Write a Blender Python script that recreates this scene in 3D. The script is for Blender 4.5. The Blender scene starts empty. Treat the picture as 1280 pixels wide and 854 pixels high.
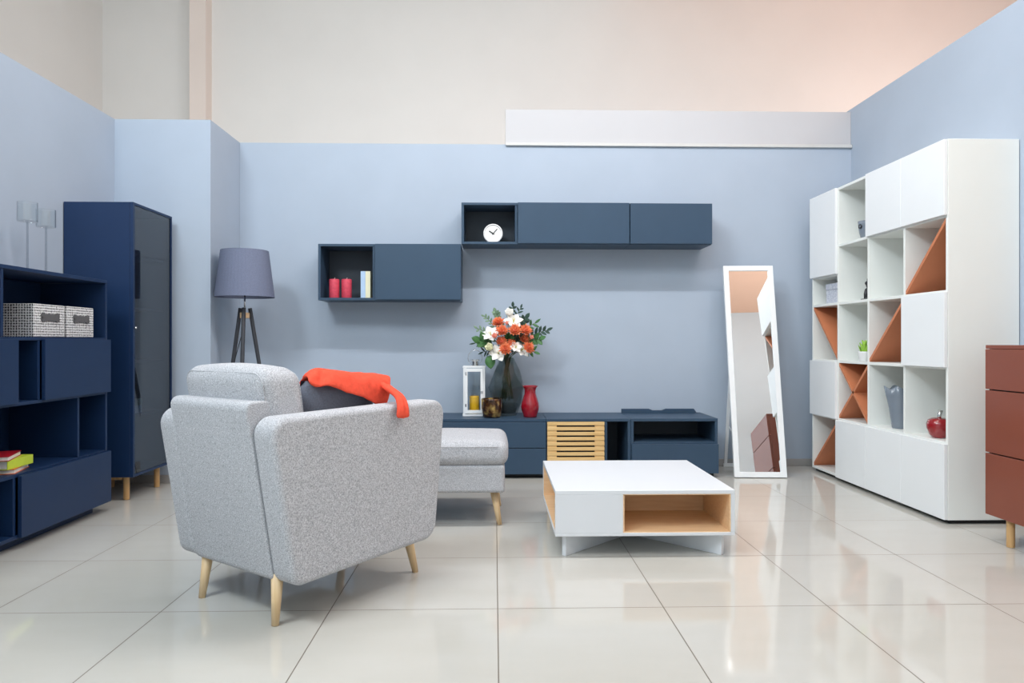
import bpy, bmesh, math, random
from mathutils import Vector, Matrix
random.seed(7)
PI = math.pi
C = bpy.context.scene.collection

# ------------------------------------------------------------------ materials
def lin(r, g, b):
    f = lambda v: (v/255/12.92) if v/255 <= .04045 else ((v/255+.055)/1.055)**2.4
    return (f(r), f(g), f(b), 1)

def mat(name, col, rough=.5, spec=.5, metal=0, noise=0, nscale=20, bump=0, bscale=200, coat=0, stretch=None, col2=None, detail=3):
    m = bpy.data.materials.new(name); m.use_nodes = True
    nt = m.node_tree; b = nt.nodes['Principled BSDF']
    b.inputs['Base Color'].default_value = col
    b.inputs['Roughness'].default_value = rough
    b.inputs['Specular IOR Level'].default_value = spec
    b.inputs['Metallic'].default_value = metal
    if coat:
        b.inputs['Coat Weight'].default_value = coat; b.inputs['Coat Roughness'].default_value = .05
    tc = nt.nodes.new('ShaderNodeTexCoord'); mp = nt.nodes.new('ShaderNodeMapping')
    nt.links.new(tc.outputs['Object'], mp.inputs['Vector'])
    if stretch: mp.inputs['Scale'].default_value = stretch
    if noise or col2:
        n = nt.nodes.new('ShaderNodeTexNoise'); n.inputs['Scale'].default_value = nscale; n.inputs['Detail'].default_value = detail
        nt.links.new(mp.outputs[0], n.inputs['Vector'])
        r = nt.nodes.new('ShaderNodeValToRGB')
        r.color_ramp.elements[0].position = .3; r.color_ramp.elements[1].position = .7
        a = col2 if col2 else tuple(c*(1-noise) for c in col[:3])+(1,)
        bcol = col if col2 else tuple(min(1, c*(1+noise)) for c in col[:3])+(1,)
        r.color_ramp.elements[0].color = a; r.color_ramp.elements[1].color = bcol
        nt.links.new(n.outputs['Fac'], r.inputs[0]); nt.links.new(r.outputs[0], b.inputs['Base Color'])
    if bump:
        n2 = nt.nodes.new('ShaderNodeTexNoise'); n2.inputs['Scale'].default_value = bscale; n2.inputs['Detail'].default_value = 2
        nt.links.new(mp.outputs[0], n2.inputs['Vector'])
        bp = nt.nodes.new('ShaderNodeBump'); bp.inputs['Strength'].default_value = bump; bp.inputs['Distance'].default_value = .002
        nt.links.new(n2.outputs['Fac'], bp.inputs['Height']); nt.links.new(bp.outputs[0], b.inputs['Normal'])
    return m

def glass(name, tint, rough=.0, ior=1.45):
    m = bpy.data.materials.new(name); m.use_nodes = True
    nt = m.node_tree; nt.nodes.remove(nt.nodes['Principled BSDF'])
    out = [n for n in nt.nodes if n.type == 'OUTPUT_MATERIAL'][0]
    t = nt.nodes.new('ShaderNodeBsdfTransparent'); t.inputs[0].default_value = tint
    g = nt.nodes.new('ShaderNodeBsdfGlossy'); g.inputs['Roughness'].default_value = rough
    lw = nt.nodes.new('ShaderNodeLayerWeight'); lw.inputs[0].default_value = .5
    pw = nt.nodes.new('ShaderNodeMath'); pw.operation = 'POWER'; pw.inputs[1].default_value = 4.0
    nt.links.new(lw.outputs['Facing'], pw.inputs[0])
    f0 = ((ior-1)/(ior+1))**2
    fr = nt.nodes.new('ShaderNodeMapRange'); fr.inputs['To Min'].default_value = f0; fr.inputs['To Max'].default_value = 1
    nt.links.new(pw.outputs[0], fr.inputs['Value'])
    mx = nt.nodes.new('ShaderNodeMixShader')
    nt.links.new(fr.outputs[0], mx.inputs[0]); nt.links.new(t.outputs[0], mx.inputs[1]); nt.links.new(g.outputs[0], mx.inputs[2])
    nt.links.new(mx.outputs[0], out.inputs[0])
    return m

M = {}
M['blue_wall'] = mat('blue_wall', lin(174, 186, 201), .75, .2, noise=.02, nscale=3, bump=.05, bscale=300)
M['white_wall'] = mat('white_wall', lin(232, 229, 225), .85, .2, noise=.015, nscale=2)
M['panel_white'] = mat('panel_white', lin(196, 196, 199), .7, .3, noise=.01, nscale=2)
M['peach'] = mat('peach', lin(250, 204, 178), .9, .1, noise=.02, nscale=1)
M['skirting'] = mat('skirting', lin(165, 162, 160), .3, .5, noise=.05, nscale=8)
M['white_lacquer'] = mat('white_lacquer', lin(242, 244, 245), .35, .45, noise=.008, nscale=4)
M['table_white'] = mat('table_white', lin(222, 225, 229), .35, .4, noise=.008, nscale=4)
M['shelf_white'] = mat('shelf_white', lin(240, 242, 238), .45, .35, noise=.008, nscale=4)
M['terracotta'] = mat('terracotta', lin(204, 128, 90), .5, .35, noise=.03, nscale=10)
M['navy'] = mat('navy', lin(21, 46, 82), .42, .4, noise=.05, nscale=5)
M['slate'] = mat('slate', lin(53, 75, 97), .42, .4, noise=.04, nscale=5)
M['slate_in'] = mat('slate_in', lin(58, 66, 76), .5, .4, noise=.04, nscale=5)
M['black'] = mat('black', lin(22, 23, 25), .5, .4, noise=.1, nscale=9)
M['red'] = mat('red', lin(137, 73, 54), .38, .4, noise=.03, nscale=5, coat=.35)
M['fabric'] = mat('fabric', lin(214, 215, 219), .95, .1, col2=lin(144, 146, 151), nscale=290, bump=.45, bscale=300, detail=3)
M['pillow'] = mat('pillow', lin(124, 129, 142), .95, .1, noise=.12, nscale=200, bump=.3, bscale=300)
M['throw'] = mat('throw', lin(232, 88, 66), .95, .1, noise=.08, nscale=60, bump=.5, bscale=220)
M['leg_wood'] = mat('leg_wood', lin(236, 208, 168), .45, .4, col2=lin(222, 190, 144), nscale=14, stretch=(6, 6, .6))
M['cabinet_leg'] = mat('cabinet_leg', lin(214, 174, 122), .45, .4, col2=lin(196, 152, 100), nscale=14, stretch=(6, 6, .6))
M['oak'] = mat('oak', lin(250, 214, 172), .5, .35, col2=lin(236, 194, 148), nscale=9, stretch=(.6, 8, 8), detail=6)
M['slat_oak'] = mat('slat_oak', lin(232, 198, 142), .5, .35, col2=lin(216, 176, 116), nscale=12, stretch=(.5, 8, 8), detail=6)
M['shade'] = mat('shade', lin(114, 121, 143), .9, .15, noise=.08, nscale=160, bump=.2, bscale=300)
M['lamp_leg'] = mat('lamp_leg', lin(62, 64, 70), .5, .4, noise=.1, nscale=30, stretch=(4, 4, .5))
M['chrome'] = mat('chrome', (.75, .75, .75, 1), .18, .5, metal=1, noise=.02)
M['grey_ribbon'] = mat('grey_ribbon', lin(98, 98, 100), .8, .2, noise=.06, nscale=90)
M['candle_red'] = mat('candle_red', lin(208, 70, 90), .55, .4, noise=.12, nscale=70, bump=.3, bscale=90)
M['candle_yellow'] = mat('candle_yellow', lin(255, 192, 6), .45, .4, noise=.05, nscale=20)
M['paper'] = mat('paper', lin(235, 230, 222), .9, .1, noise=.08, nscale=220, stretch=(.05, .05, 3))
M['book_red'] = mat('book_red', lin(170, 24, 40), .4, .4, noise=.05)
M['book_green'] = mat('book_green', lin(196, 216, 60), .4, .4, noise=.06)
M['book_orange'] = mat('book_orange', lin(226, 120, 60), .4, .4, noise=.06)
M['book_blue'] = mat('book_blue', lin(178, 204, 232), .5, .4, noise=.04)
M['book_cream'] = mat('book_cream', lin(236, 232, 200), .5, .4, noise=.04)
M['book_white'] = mat('book_white', lin(236, 236, 238), .5, .4, noise=.03)
M['clear'] = glass('clear', (.96, .97, .97, 1), ior=1.6)
M['clear_stem'] = glass('clear_stem', (.80, .82, .84, 1), ior=1.6)
M['smoke'] = glass('smoke', (.77, .80, .79, 1))
M['tinted'] = glass('tinted', (.42, .49, .57, 1), ior=1.9)
M['pane'] = glass('pane', (.93, .95, .96, 1))
M['mirror'] = mat('mirror', (.93, .94, .94, 1), .0, .5, metal=1)
M['vase_red'] = mat('vase_red', lin(150, 13, 32), .12, .6, noise=.12, nscale=25, coat=.6)
M['apple'] = mat('apple', lin(150, 20, 28), .12, .6, noise=.1, nscale=10, coat=.6)
M['grey_ceramic'] = mat('grey_ceramic', lin(128, 138, 150), .25, .5, noise=.05, nscale=12, coat=.3)
M['dark_bronze'] = mat('dark_bronze', lin(40, 42, 46), .35, .5, noise=.1, nscale=30)
M['white_ceramic'] = mat('white_ceramic', lin(246, 246, 246), .2, .5, noise=.01)
M['plant'] = mat('plant', lin(160, 205, 80), .5, .4, noise=.15, nscale=30)
M['leaf'] = mat('leaf', lin(66, 110, 62), .5, .35, noise=.25, nscale=25)
M['leaf_pale'] = mat('leaf_pale', lin(120, 146, 120), .6, .3, noise=.2, nscale=25)
M['leaf_dark'] = mat('leaf_dark', lin(52, 76, 66), .5, .35, noise=.25, nscale=25)
M['stem'] = mat('stem', lin(84, 100, 66), .6, .3, noise=.15, nscale=30)
M['petal_white'] = mat('petal_white', lin(250, 248, 242), .6, .3, noise=.02, nscale=20)
M['petal_cream'] = mat('petal_cream', lin(240, 238, 205), .6, .3, noise=.04, nscale=20)
M['petal_orange'] = mat('petal_orange', lin(242, 146, 100), .6, .3, col2=lin(220, 104, 66), nscale=70)
M['petal_pink'] = mat('petal_pink', lin(240, 160, 140), .6, .3, noise=.08, nscale=30)
M['stamen'] = mat('stamen', lin(206, 190, 70), .7, .2, noise=.1, nscale=60)
M['clock_face'] = mat('clock_face', lin(236, 236, 234), .5, .4, noise=.01)
M['plastic_grey'] = mat('plastic_grey', lin(206, 206, 204), .4, .4, noise=.02)

def zigzag_mat():
    m = bpy.data.materials.new('zigzag_weave'); m.use_nodes = True
    nt = m.node_tree; b = nt.nodes['Principled BSDF']; b.inputs['Roughness'].default_value = .8
    tc = nt.nodes.new('ShaderNodeTexCoord')
    sx = nt.nodes.new('ShaderNodeSeparateXYZ'); nt.links.new(tc.outputs['Object'], sx.inputs[0])
    def mth(op, x, y):
        n = nt.nodes.new('ShaderNodeMath'); n.operation = op
        for i, q in enumerate((x, y)):
            if q is None: continue
            if isinstance(q, (int, float)): n.inputs[i].default_value = q
            else: nt.links.new(q, n.inputs[i])
        return n.outputs[0]
    u = mth('ADD', sx.outputs[0], sx.outputs[1]); z = sx.outputs[2]
    k = 2*PI/.026
    mo = mth('MULTIPLY', mth('SINE', mth('MULTIPLY', mth('ADD', u, z), k), None), mth('SINE', mth('MULTIPLY', mth('SUBTRACT', u, z), k), None))
    ns = nt.nodes.new('ShaderNodeTexNoise'); ns.inputs['Scale'].default_value = 130; ns.inputs['Detail'].default_value = 1
    nt.links.new(tc.outputs['Object'], ns.inputs['Vector'])
    mo = mth('ADD', mo, mth('MULTIPLY', mth('SUBTRACT', ns.outputs['Fac'], .5), 2.2))
    class mm: outputs = [mo]
    r = nt.nodes.new('ShaderNodeValToRGB')
    r.color_ramp.elements[0].position = .12; r.color_ramp.elements[0].color = lin(232, 232, 232)
    r.color_ramp.elements[1].position = .3; r.color_ramp.elements[1].color = lin(58, 60, 66)
    nt.links.new(mm.outputs[0], r.inputs[0]); nt.links.new(r.outputs[0], b.inputs['Base Color'])
    return m
M['zigzag'] = zigzag_mat()
M['speckle'] = mat('speckle', lin(226, 228, 234), .8, .2, col2=lin(176, 182, 200), nscale=110)

def mottled_gold():
    m = mat('mottled_gold', lin(70, 50, 30), .15, .6, coat=.4)
    nt = m.node_tree; b = nt.nodes['Principled BSDF']
    tc = nt.nodes.new('ShaderNodeTexCoord'); v = nt.nodes.new('ShaderNodeTexVoronoi'); v.inputs['Scale'].default_value = 42
    n = nt.nodes.new('ShaderNodeTexNoise'); n.inputs['Scale'].default_value = 22; n.inputs['Detail'].default_value = 3
    nt.links.new(tc.outputs['Object'], v.inputs['Vector']); nt.links.new(tc.outputs['Object'], n.inputs['Vector'])
    r = nt.nodes.new('ShaderNodeValToRGB'); cr = r.color_ramp
    cr.elements[0].position = .36; cr.elements[0].color = lin(38, 26, 18)
    cr.elements[1].position = .7; cr.elements[1].color = lin(206, 176, 104)
    e = cr.elements.new(.5); e.color = lin(96, 60, 30)
    nt.links.new(n.outputs['Fac'], r.inputs[0]); nt.links.new(r.outputs[0], b.inputs['Base Color'])
    b.inputs['Metallic'].default_value = .5
    bp = nt.nodes.new('ShaderNodeBump'); bp.inputs['Strength'].default_value = .4; bp.inputs['Distance'].default_value = .004
    nt.links.new(v.outputs['Distance'], bp.inputs['Height']); nt.links.new(bp.outputs[0], b.inputs['Normal'])
    return m
M['mottled_gold'] = mottled_gold()

def floor_mat():
    m = bpy.data.materials.new('polished_tiles'); m.use_nodes = True
    nt = m.node_tree; b = nt.nodes['Principled BSDF']
    tc = nt.nodes.new('ShaderNodeTexCoord'); mp = nt.nodes.new('ShaderNodeMapping')
    mp.inputs['Location'].default_value = (-.012, -.137, 0)
    nt.links.new(tc.outputs['Object'], mp.inputs['Vector'])
    br = nt.nodes.new('ShaderNodeTexBrick'); br.offset = 0; br.squash = 1
    br.inputs['Scale'].default_value = 1; br.inputs['Brick Width'].default_value = .6; br.inputs['Row Height'].default_value = .6
    br.inputs['Mortar Size'].default_value = .0022; br.inputs['Mortar Smooth'].default_value = .3; br.inputs['Bias'].default_value = 0
    br.inputs['Color1'].default_value = lin(196, 194, 187); br.inputs['Color2'].default_value = lin(199, 197, 191)
    br.inputs['Mortar'].default_value = lin(112, 104, 94)
    nt.links.new(mp.outputs[0], br.inputs['Vector'])
    n = nt.nodes.new('ShaderNodeTexNoise'); n.inputs['Scale'].default_value = 3.5; n.inputs['Detail'].default_value = 5
    mp2 = nt.nodes.new('ShaderNodeMapping'); mp2.inputs['Scale'].default_value = (1, 2.5, 1)
    nt.links.new(tc.outputs['Object'], mp2.inputs['Vector']); nt.links.new(mp2.outputs[0], n.inputs['Vector'])
    r = nt.nodes.new('ShaderNodeValToRGB'); r.color_ramp.elements[0].color = (.93, .92, .90, 1); r.color_ramp.elements[1].color = (1, 1, 1, 1)
    nt.links.new(n.outputs['Fac'], r.inputs[0])
    mx = nt.nodes.new('ShaderNodeMix'); mx.data_type = 'RGBA'; mx.blend_type = 'MULTIPLY'; mx.inputs['Factor'].default_value = 1
    nt.links.new(br.outputs['Color'], mx.inputs['A']); nt.links.new(r.outputs[0], mx.inputs['B'])
    nt.links.new(mx.outputs['Result'], b.inputs['Base Color'])
    rr = nt.nodes.new('ShaderNodeMapRange'); rr.inputs['To Min'].default_value = .07; rr.inputs['To Max'].default_value = .6
    nt.links.new(br.outputs['Fac'], rr.inputs['Value']); nt.links.new(rr.outputs[0], b.inputs['Roughness'])
    b.inputs['Specular IOR Level'].default_value = .6
    return m
M['floor'] = floor_mat()

# ------------------------------------------------------------------ mesh helpers
def B(): return bmesh.new()

def box(bm, x0, x1, y0, y1, z0, z1):
    r = bmesh.ops.create_cube(bm, size=1)
    for v in r['verts']:
        v.co = Vector(((x0+x1)/2+v.co.x*(x1-x0), (y0+y1)/2+v.co.y*(y1-y0), (z0+z1)/2+v.co.z*(z1-z0)))
    return bm

def poly_prism(bm, pts, f0, f1):
    """pts: list of 2D points; f0/f1 turn a 2D point into 3D for the two caps"""
    a = [bm.verts.new(f0(p)) for p in pts]; b = [bm.verts.new(f1(p)) for p in pts]
    n = len(pts)
    bm.faces.new(a[::-1]); bm.faces.new(b)
    for i in range(n): bm.faces.new((a[i], a[(i+1) % n], b[(i+1) % n], b[i]))
    bmesh.ops.recalc_face_normals(bm, faces=bm.faces)
    return bm

def fillet(pts, rad, seg=6):
    out = []; n = len(pts)
    for i in range(n):
        p = Vector(pts[i]); a = (Vector(pts[i-1])-p); b = (Vector(pts[(i+1) % n])-p)
        r = rad[i] if isinstance(rad, (list, tuple)) else rad
        if r <= 0: out.append(tuple(p)); continue
        a.normalize(); b.normalize()
        ang = a.angle(b); d = r/math.tan(ang/2)
        p0, p1 = p+a*d, p+b*d
        c = p+(a+b).normalized()*(r/math.sin(ang/2))
        v0, v1 = p0-c, p1-c
        t = v0.angle(v1)
        for k in range(seg+1):
            s = k/seg
            v = (v0*math.sin((1-s)*t)+v1*math.sin(s*t))/math.sin(t)
            out.append(tuple(c+v))
    return out

def lathe(bm, prof, seg=32, cx=0, cy=0, cz=0, rf=None, cap=False):
    """prof: (r, z) from bottom to top"""
    rings = []
    for r, z in prof:
        ring = []
        for k in range(seg):
            a = 2*PI*k/seg; q = r*(rf(a, z) if rf else 1)
            ring.append(bm.verts.new((cx+q*math.cos(a), cy+q*math.sin(a), cz+z)))
        rings.append(ring)
    for i in range(len(rings)-1):
        for k in range(seg):
            bm.faces.new((rings[i][k], rings[i][(k+1) % seg], rings[i+1][(k+1) % seg], rings[i+1][k]))
    bm.faces.new(rings[0][::-1])
    if cap: bm.faces.new(rings[-1])
    return bm

def tube(bm, pts, r, seg=10, r2=None):
    pts = [Vector(p) for p in pts]; n = len(pts); rings = []
    ref = None
    for i, p in enumerate(pts):
        d = (pts[min(i+1, n-1)]-pts[max(i-1, 0)]).normalized()
        if ref is None:
            ref = Vector((1, 0, 0)) if abs(d.x) < .9 else Vector((0, 1, 0))
        s = (ref-d*ref.dot(d)).normalized(); t = d.cross(s); ref = s
        rad = r+(r2-r)*i/(n-1) if r2 is not None else r
        rings.append([bm.verts.new(p+(s*math.cos(2*PI*k/seg)+t*math.sin(2*PI*k/seg))*rad) for k in range(seg)])
    for i in range(n-1):
        for k in range(seg):
            bm.faces.new((rings[i][k], rings[i][(k+1) % seg], rings[i+1][(k+1) % seg], rings[i+1][k]))
    bm.faces.new(rings[0][::-1]); bm.faces.new(rings[-1])
    return bm

def soft_box(bm, c, half, r, bulge=(0, 0, 0), deform=None, n=8):
    """cushion: a rounded box with crowned faces"""
    hx, hy, hz = half
    def grid(h):
        inner = [-(h-r)+2*(h-r)*i/n for i in range(n+1)]
        e = [h-r+r*math.tan(PI/4*k/4) for k in (1, 2, 3, 4)]
        return [-x for x in e[::-1]]+inner+e
    gx, gy, gz = grid(hx), grid(hy), grid(hz)
    def place(x, y, z):
        q = Vector((max(-(hx-r), min(hx-r, x)), max(-(hy-r), min(hy-r, y)), max(-(hz-r), min(hz-r, z))))
        d = Vector((x, y, z))-q
        p = q+d.normalized()*r if d.length > 1e-9 else q
        u, v, w = p.x/hx, p.y/hy, p.z/hz
        f = lambda t: max(0, 1-t*t)
        p = p+Vector((bulge[0]*u*f(v)*f(w), bulge[1]*v*f(u)*f(w), bulge[2]*w*f(u)*f(v)))
        if deform: p = Vector(deform(p))
        return p+Vector(c)
    cache = {}
    def V(x, y, z):
        k = (round(x, 6), round(y, 6), round(z, 6))
        if k not in cache: cache[k] = bm.verts.new(place(x, y, z))
        return cache[k]
    def sheet(ga, gb, f):
        for i in range(len(ga)-1):
            for j in range(len(gb)-1):
                bm.faces.new((V(*f(ga[i], gb[j])), V(*f(ga[i+1], gb[j])), V(*f(ga[i+1], gb[j+1])), V(*f(ga[i], gb[j+1]))))
    for s in (-1, 1):
        sheet(gx, gy, lambda a, b: (a, b, s*hz)); sheet(gx, gz, lambda a, b: (a, s*hy, b)); sheet(gy, gz, lambda a, b: (s*hx, a, b))
    bmesh.ops.recalc_face_normals(bm, faces=bm.faces)
    return bm

# ------------------------------------------------------------------ scene helpers
def thing(name, label, cat, loc=(0, 0, 0), rz=0, group=None):
    o = bpy.data.objects.new(name, None); C.objects.link(o)
    o.empty_display_size = .05
    o.location = loc; o.rotation_euler = (0, 0, rz); o['label'] = label; o['category'] = cat
    if group: o['group'] = group
    return o

def root_of(o):
    while o.parent: o = o.parent
    return o

def obj(name, bm, m, parent=None, origin=None, bevel=0, seg=2, smooth=False, local=False, label=None, subsurf=0, solid=0):
    """bm is in world coordinates unless local; parts are moved into their thing's frame"""
    me = bpy.data.meshes.new(name)
    if parent is not None and not local:
        bmesh.ops.translate(bm, verts=bm.verts, vec=-Vector(root_of(parent).location))
    if origin is not None:
        bmesh.ops.translate(bm, verts=bm.verts, vec=-Vector(origin))
    bm.to_mesh(me); bm.free()
    me.materials.append(m if not isinstance(m, str) else M[m])
    o = bpy.data.objects.new(name, me); C.objects.link(o)
    if parent is not None: o.parent = parent
    if origin is not None: o.location = origin
    if smooth:
        for p in me.polygons: p.use_smooth = True
    if solid:
        s = o.modifiers.new('solid', 'SOLIDIFY'); s.thickness = solid; s.offset = 0
    if subsurf:
        s = o.modifiers.new('sub', 'SUBSURF'); s.levels = subsurf; s.render_levels = subsurf
    if bevel:
        b = o.modifiers.new('bevel', 'BEVEL'); b.width = bevel; b.segments = seg; b.limit_method = 'ANGLE'; b.angle_limit = math.radians(40)
        if seg > 1:
            for p in me.polygons: p.use_smooth = True
            try: b.harden_normals = True
            except Exception: pass
    if label: o['label'] = label
    return o

def tag(o, label, cat, group=None):
    o['label'] = label; o['category'] = cat
    if group: o['group'] = group
    return o

def bx(name, m, parent, x0, x1, y0, y1, z0, z1, bevel=.0012, **k):
    return obj(name, box(B(), x0, x1, y0, y1, z0, z1), m, parent, bevel=bevel, seg=1, **k)

def struct(name, bm, m, parent=None, bevel=0):
    o = obj(name, bm, m, parent, bevel=bevel, seg=1); o['kind'] = 'structure'
    return o

# ------------------------------------------------------------------ setting
YB = 5.40; WH = 2.475
struct('floor', box(B(), -4.6, 6.6, -3.6, 7.3, -.06, 0), 'floor')
struct('ceiling', box(B(), -4.6, 1.2, -3.6, 7.3, 4.7, 4.8), 'white_wall')
struct('ceiling_right', box(B(), 1.2, 6.6, -3.6, 7.3, 4.7, 4.8), 'peach')
struct('wall_back', box(B(), -1.934, 2.77, YB, YB+.12, 0, WH), 'blue_wall')
struct('wall_left', box(B(), -2.70, -2.58, 1.2, 4.85, 0, WH), 'blue_wall')
struct('wall_corner', box(B(), -2.70, -1.935, 4.85, YB+.12, 0, WH), 'blue_wall')
struct('wall_right', box(B(), 2.77, 2.89, 3.5, YB+.12, 0, 2.77), 'blue_wall')
struct('wall_far', box(B(), -4.6, 6.6, 7.2, 7.3, 0, 4.7), 'white_wall')
struct('wall_outer_left', box(B(), -4.6, -3.95, -3.6, 7.2, 0, 4.7), 'white_wall')
struct('wall_outer_right', box(B(), 6.5, 6.6, -3.6, 7.2, 0, 4.7), 'white_wall')
struct('wall_rear', box(B(), -3.95, 6.5, -2.52, -2.42, 0, 4.7), mat('rear_wall_paint', lin(224, 234, 240), .85, .2, noise=.015, nscale=2))
struct('trim_1', box(B(), .086, 2.768, YB+.002, YB+.10, WH+.001, 2.745), 'panel_white')
struct('trim_2', box(B(), .086, 2.768, YB-.022, YB-.001, WH-.012, WH+.012), 'plastic_grey', bevel=.002)
struct('trim_3', box(B(), -3.02, -2.86, 7.05, 7.2, 0, 4.7), mat('pilaster_paint', lin(236, 222, 213), .85, .2, noise=.015, nscale=2))
for nm, a in (('baseboard_back', (-1.920, 2.765, YB-.012, YB-.001)), ('baseboard_right', (2.757, 2.769, 3.52, YB-.013)),
              ('baseboard_left', (-2.579, -2.568, 1.22, 4.836)), ('baseboard_corner', (-2.567, -1.937, 4.837, 4.849)), ('baseboard_return', (-1.934, -1.922, 4.852, YB-.013))):
    struct(nm, box(B(), *a, 0.0005, .055), 'skirting', bevel=.002)

# ------------------------------------------------------------------ navy shelf unit on the left
t = thing('shelf_unit', 'low navy blue shelf unit with open compartments and push drawers along the left wall', 'shelf', (-2.39, 3.23, 0))
X0, XF, Y0, Y1 = -2.575, -2.20, 2.42, 4.06
N = 'navy'
bx('plinth', N, t, X0, XF-.06, Y0+.02, Y1-.04, .0005, .05)
bx('top_panel', N, t, X0, XF, Y0, Y1, 1.292, 1.310)
bx('bottom_panel', N, t, X0, XF-.002, Y0, Y1, .051, .069)
bx('back_panel', N, t, X0, X0+.012, Y0+.001, Y1-.001, .07, 1.291)
bx('side_panel', N, t, X0, XF-.001, Y1-.018, Y1, .07, 1.291)
bx('side_panel', N, t, X0, XF-.001, Y0, Y0+.018, .07, 1.291)
for z in (.335, .665, .968):
    bx('shelf', N, t, X0+.013, XF-.002, Y0+.019, Y1-.019, z, z+.016)
for y, z0, z1 in ((3.20, .985, 1.291), (3.455, .682, .967), (2.85, .682, .967), (3.78, .352, .664), (3.0, .352, .664), (3.28, .07, .334)):
    bx('divider', N, t, X0+.013, XF-.004, y, y+.017, z0, z1)
for y0, y1, z0, z1, nm in ((3.476, 4.062, .677, .974, 'door'), (2.70, 3.286, .677, .974, 'door'), (3.305, 4.066, .055, .342, 'drawer_front')):
    bx(nm, N, t, XF, XF+.019, y0, y1, z0, z1, .0015)

def fabric_box(y0, y1, lab):
    x0, x1, z0, z1 = -2.53, -2.235, .985, 1.148
    t = thing('storage_box', lab, 'box', ((x0+x1)/2, (y0+y1)/2, z0), group='woven boxes on the navy shelf unit')
    bx('body', 'zigzag', t, x0, x1, y0, y1, z0, z1, .004)
    yc = (y0+y1)/2; zc = 1.083; h = .056
    bm = B(); pts = []; lr = .0155; hb = .0105
    for sgn, cyy, czz, a0, a1 in ((1, h, .009, -75, 150), (-1, h, .009, 30, 255), (-1, h, -.009, 105, 330), (1, h, -.009, -150, 75)):
        q = [(yc+sgn*h+lr*math.cos(math.radians(a0+(a1-a0)*k/10)), zc+czz+lr*math.sin(math.radians(a0+(a1-a0)*k/10))) for k in range(11)]
        pts += q
    poly_prism(bm, pts, lambda p: (x1+.0005, p[0], p[1]), lambda p: (x1+.006, p[0], p[1]))
    obj('handle', bm, 'grey_ribbon', t, label='dark grey bone-shaped handle')
fabric_box(3.475, 3.72, 'black and white zigzag box with bone-shaped handle, nearer the open divider on navy shelf')
fabric_box(3.74, 3.985, 'black and white zigzag box with bone-shaped handle, nearer the tall cabinet')

def book(name_mat, c, size, rz, z, lab, grp, spine_mat=None):
    """flat book: spine along local +x side"""
    w, l, h = size
    t = thing('book', lab, 'book', (c[0], c[1], z), rz, grp)
    obj('page_block', box(B(), -w/2+.004, w/2-.003, -l/2+.004, l/2-.004, .003, h-.003), 'paper', t, local=True)
    bm = B(); box(bm, -w/2, w/2, -l/2, l/2, 0, .003); box(bm, -w/2, w/2, -l/2, l/2, h-.003, h)
    box(bm, w/2-.003, w/2, -l/2, l/2, .003, h-.003) if spine_mat else box(bm, -w/2, -w/2+.003, -l/2, l/2, .003, h-.003)
    obj('cover', bm, name_mat, t, local=True)
G = 'books lying on the navy shelf unit'
zb = .3515
book('book_orange', (-2.312, 3.375), (.15, .20, .022), math.radians(17), zb, 'book with orange cover and white pages at the bottom of the navy shelf stack', G)
book('book_green', (-2.312, 3.37), (.16, .20, .042), math.radians(4), zb+.0225, 'thick lime green book in the middle of the navy shelf stack', G, spine_mat=1)
book('book_red', (-2.318, 3.335), (.15, .20, .022), math.radians(20), zb+.065, 'dark red book on top of the navy shelf stack', G)

def stemware(x, y, z, hh, r, bowl, lab, cat='glass', grp=None, foot=.036):
    t = thing('stem_glass', lab, 'glass', (x, y, z), group=grp)
    lathe_p = [(foot, 0), (foot, .003), (.006, .008), (.0055, .02), (.0048, hh-bowl-.012), (.006, hh-bowl-.003)]
    obj('stem', lathe(B(), lathe_p, 20, cap=True), 'clear_stem', t, local=True, smooth=True)
    pr = [(.004, hh-bowl-.002), (r*.96, hh-bowl), (r, hh-bowl+.006), (r, hh), (r-.002, hh), (r-.002, hh-bowl+.008), (r*.9, hh-bowl+.004), (.001, hh-bowl+.003)]
    obj('bowl', lathe(B(), pr, 32), 'clear', t, local=True, smooth=False)
stemware(-2.40, 3.68, 1.3105, .368, .046, .10, 'tall clear candle glass with cylinder bowl, further left on the navy shelf unit', grp='tall stem glasses on the navy shelf unit')
stemware(-2.40, 3.83, 1.3105, .358, .046, .095, 'tall clear candle glass with cylinder bowl, nearer the tall navy cabinet', grp='tall stem glasses on the navy shelf unit')

# ------------------------------------------------------------------ tall navy display cabinet
t = thing('display_cabinet', 'tall navy blue cabinet with tinted glass door on short wooden legs', 'cabinet', (-2.39, 4.59, 0))
x0, x1, y0, y1, z0, z1 = -2.575, -2.186, 4.275, 4.785, .148, 1.80
bx('side_panel', N, t, x0, x1, y0, y0+.018, z0, z1)
bx('side_panel', N, t, x0, x1, y1-.018, y1, z0, z1)
bx('top_panel', N, t, x0, x1, y0+.0185, y1-.0185, z1-.018, z1)
bx('bottom_panel', N, t, x0, x1, y0+.0185, y1-.0185, z0, z0+.018)
bx('back_panel', N, t, x0, x0+.01, y0+.0185, y1-.0185, z0+.0185, z1-.0185)
for z in (.50, .83, 1.16, 1.49):
    bx('shelf', N, t, x0+.0105, x1-.03, y0+.0185, y1-.0185, z, z+.014)
bm = B(); e = .020; xd0, xd1 = x1+.002, -2.165
box(bm, xd0, xd1, y0, y0+e, z0, z1); box(bm, xd0, xd1, y1-e*.6, y1, z0, z1)
box(bm, xd0, xd1, y0+e, y1-e*.6, z1-e*.7, z1); box(bm, xd0, xd1, y0+e, y1-e*.6, z0, z0+e*.7)
d = obj('door', bm, N, t)
obj('glass_pane', box(B(), xd0+.008, xd0+.013, y0+e, y1-e*.6, z0+e*.7, z1-e*.7), 'tinted', d, label='smoke tinted glass pane')
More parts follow.
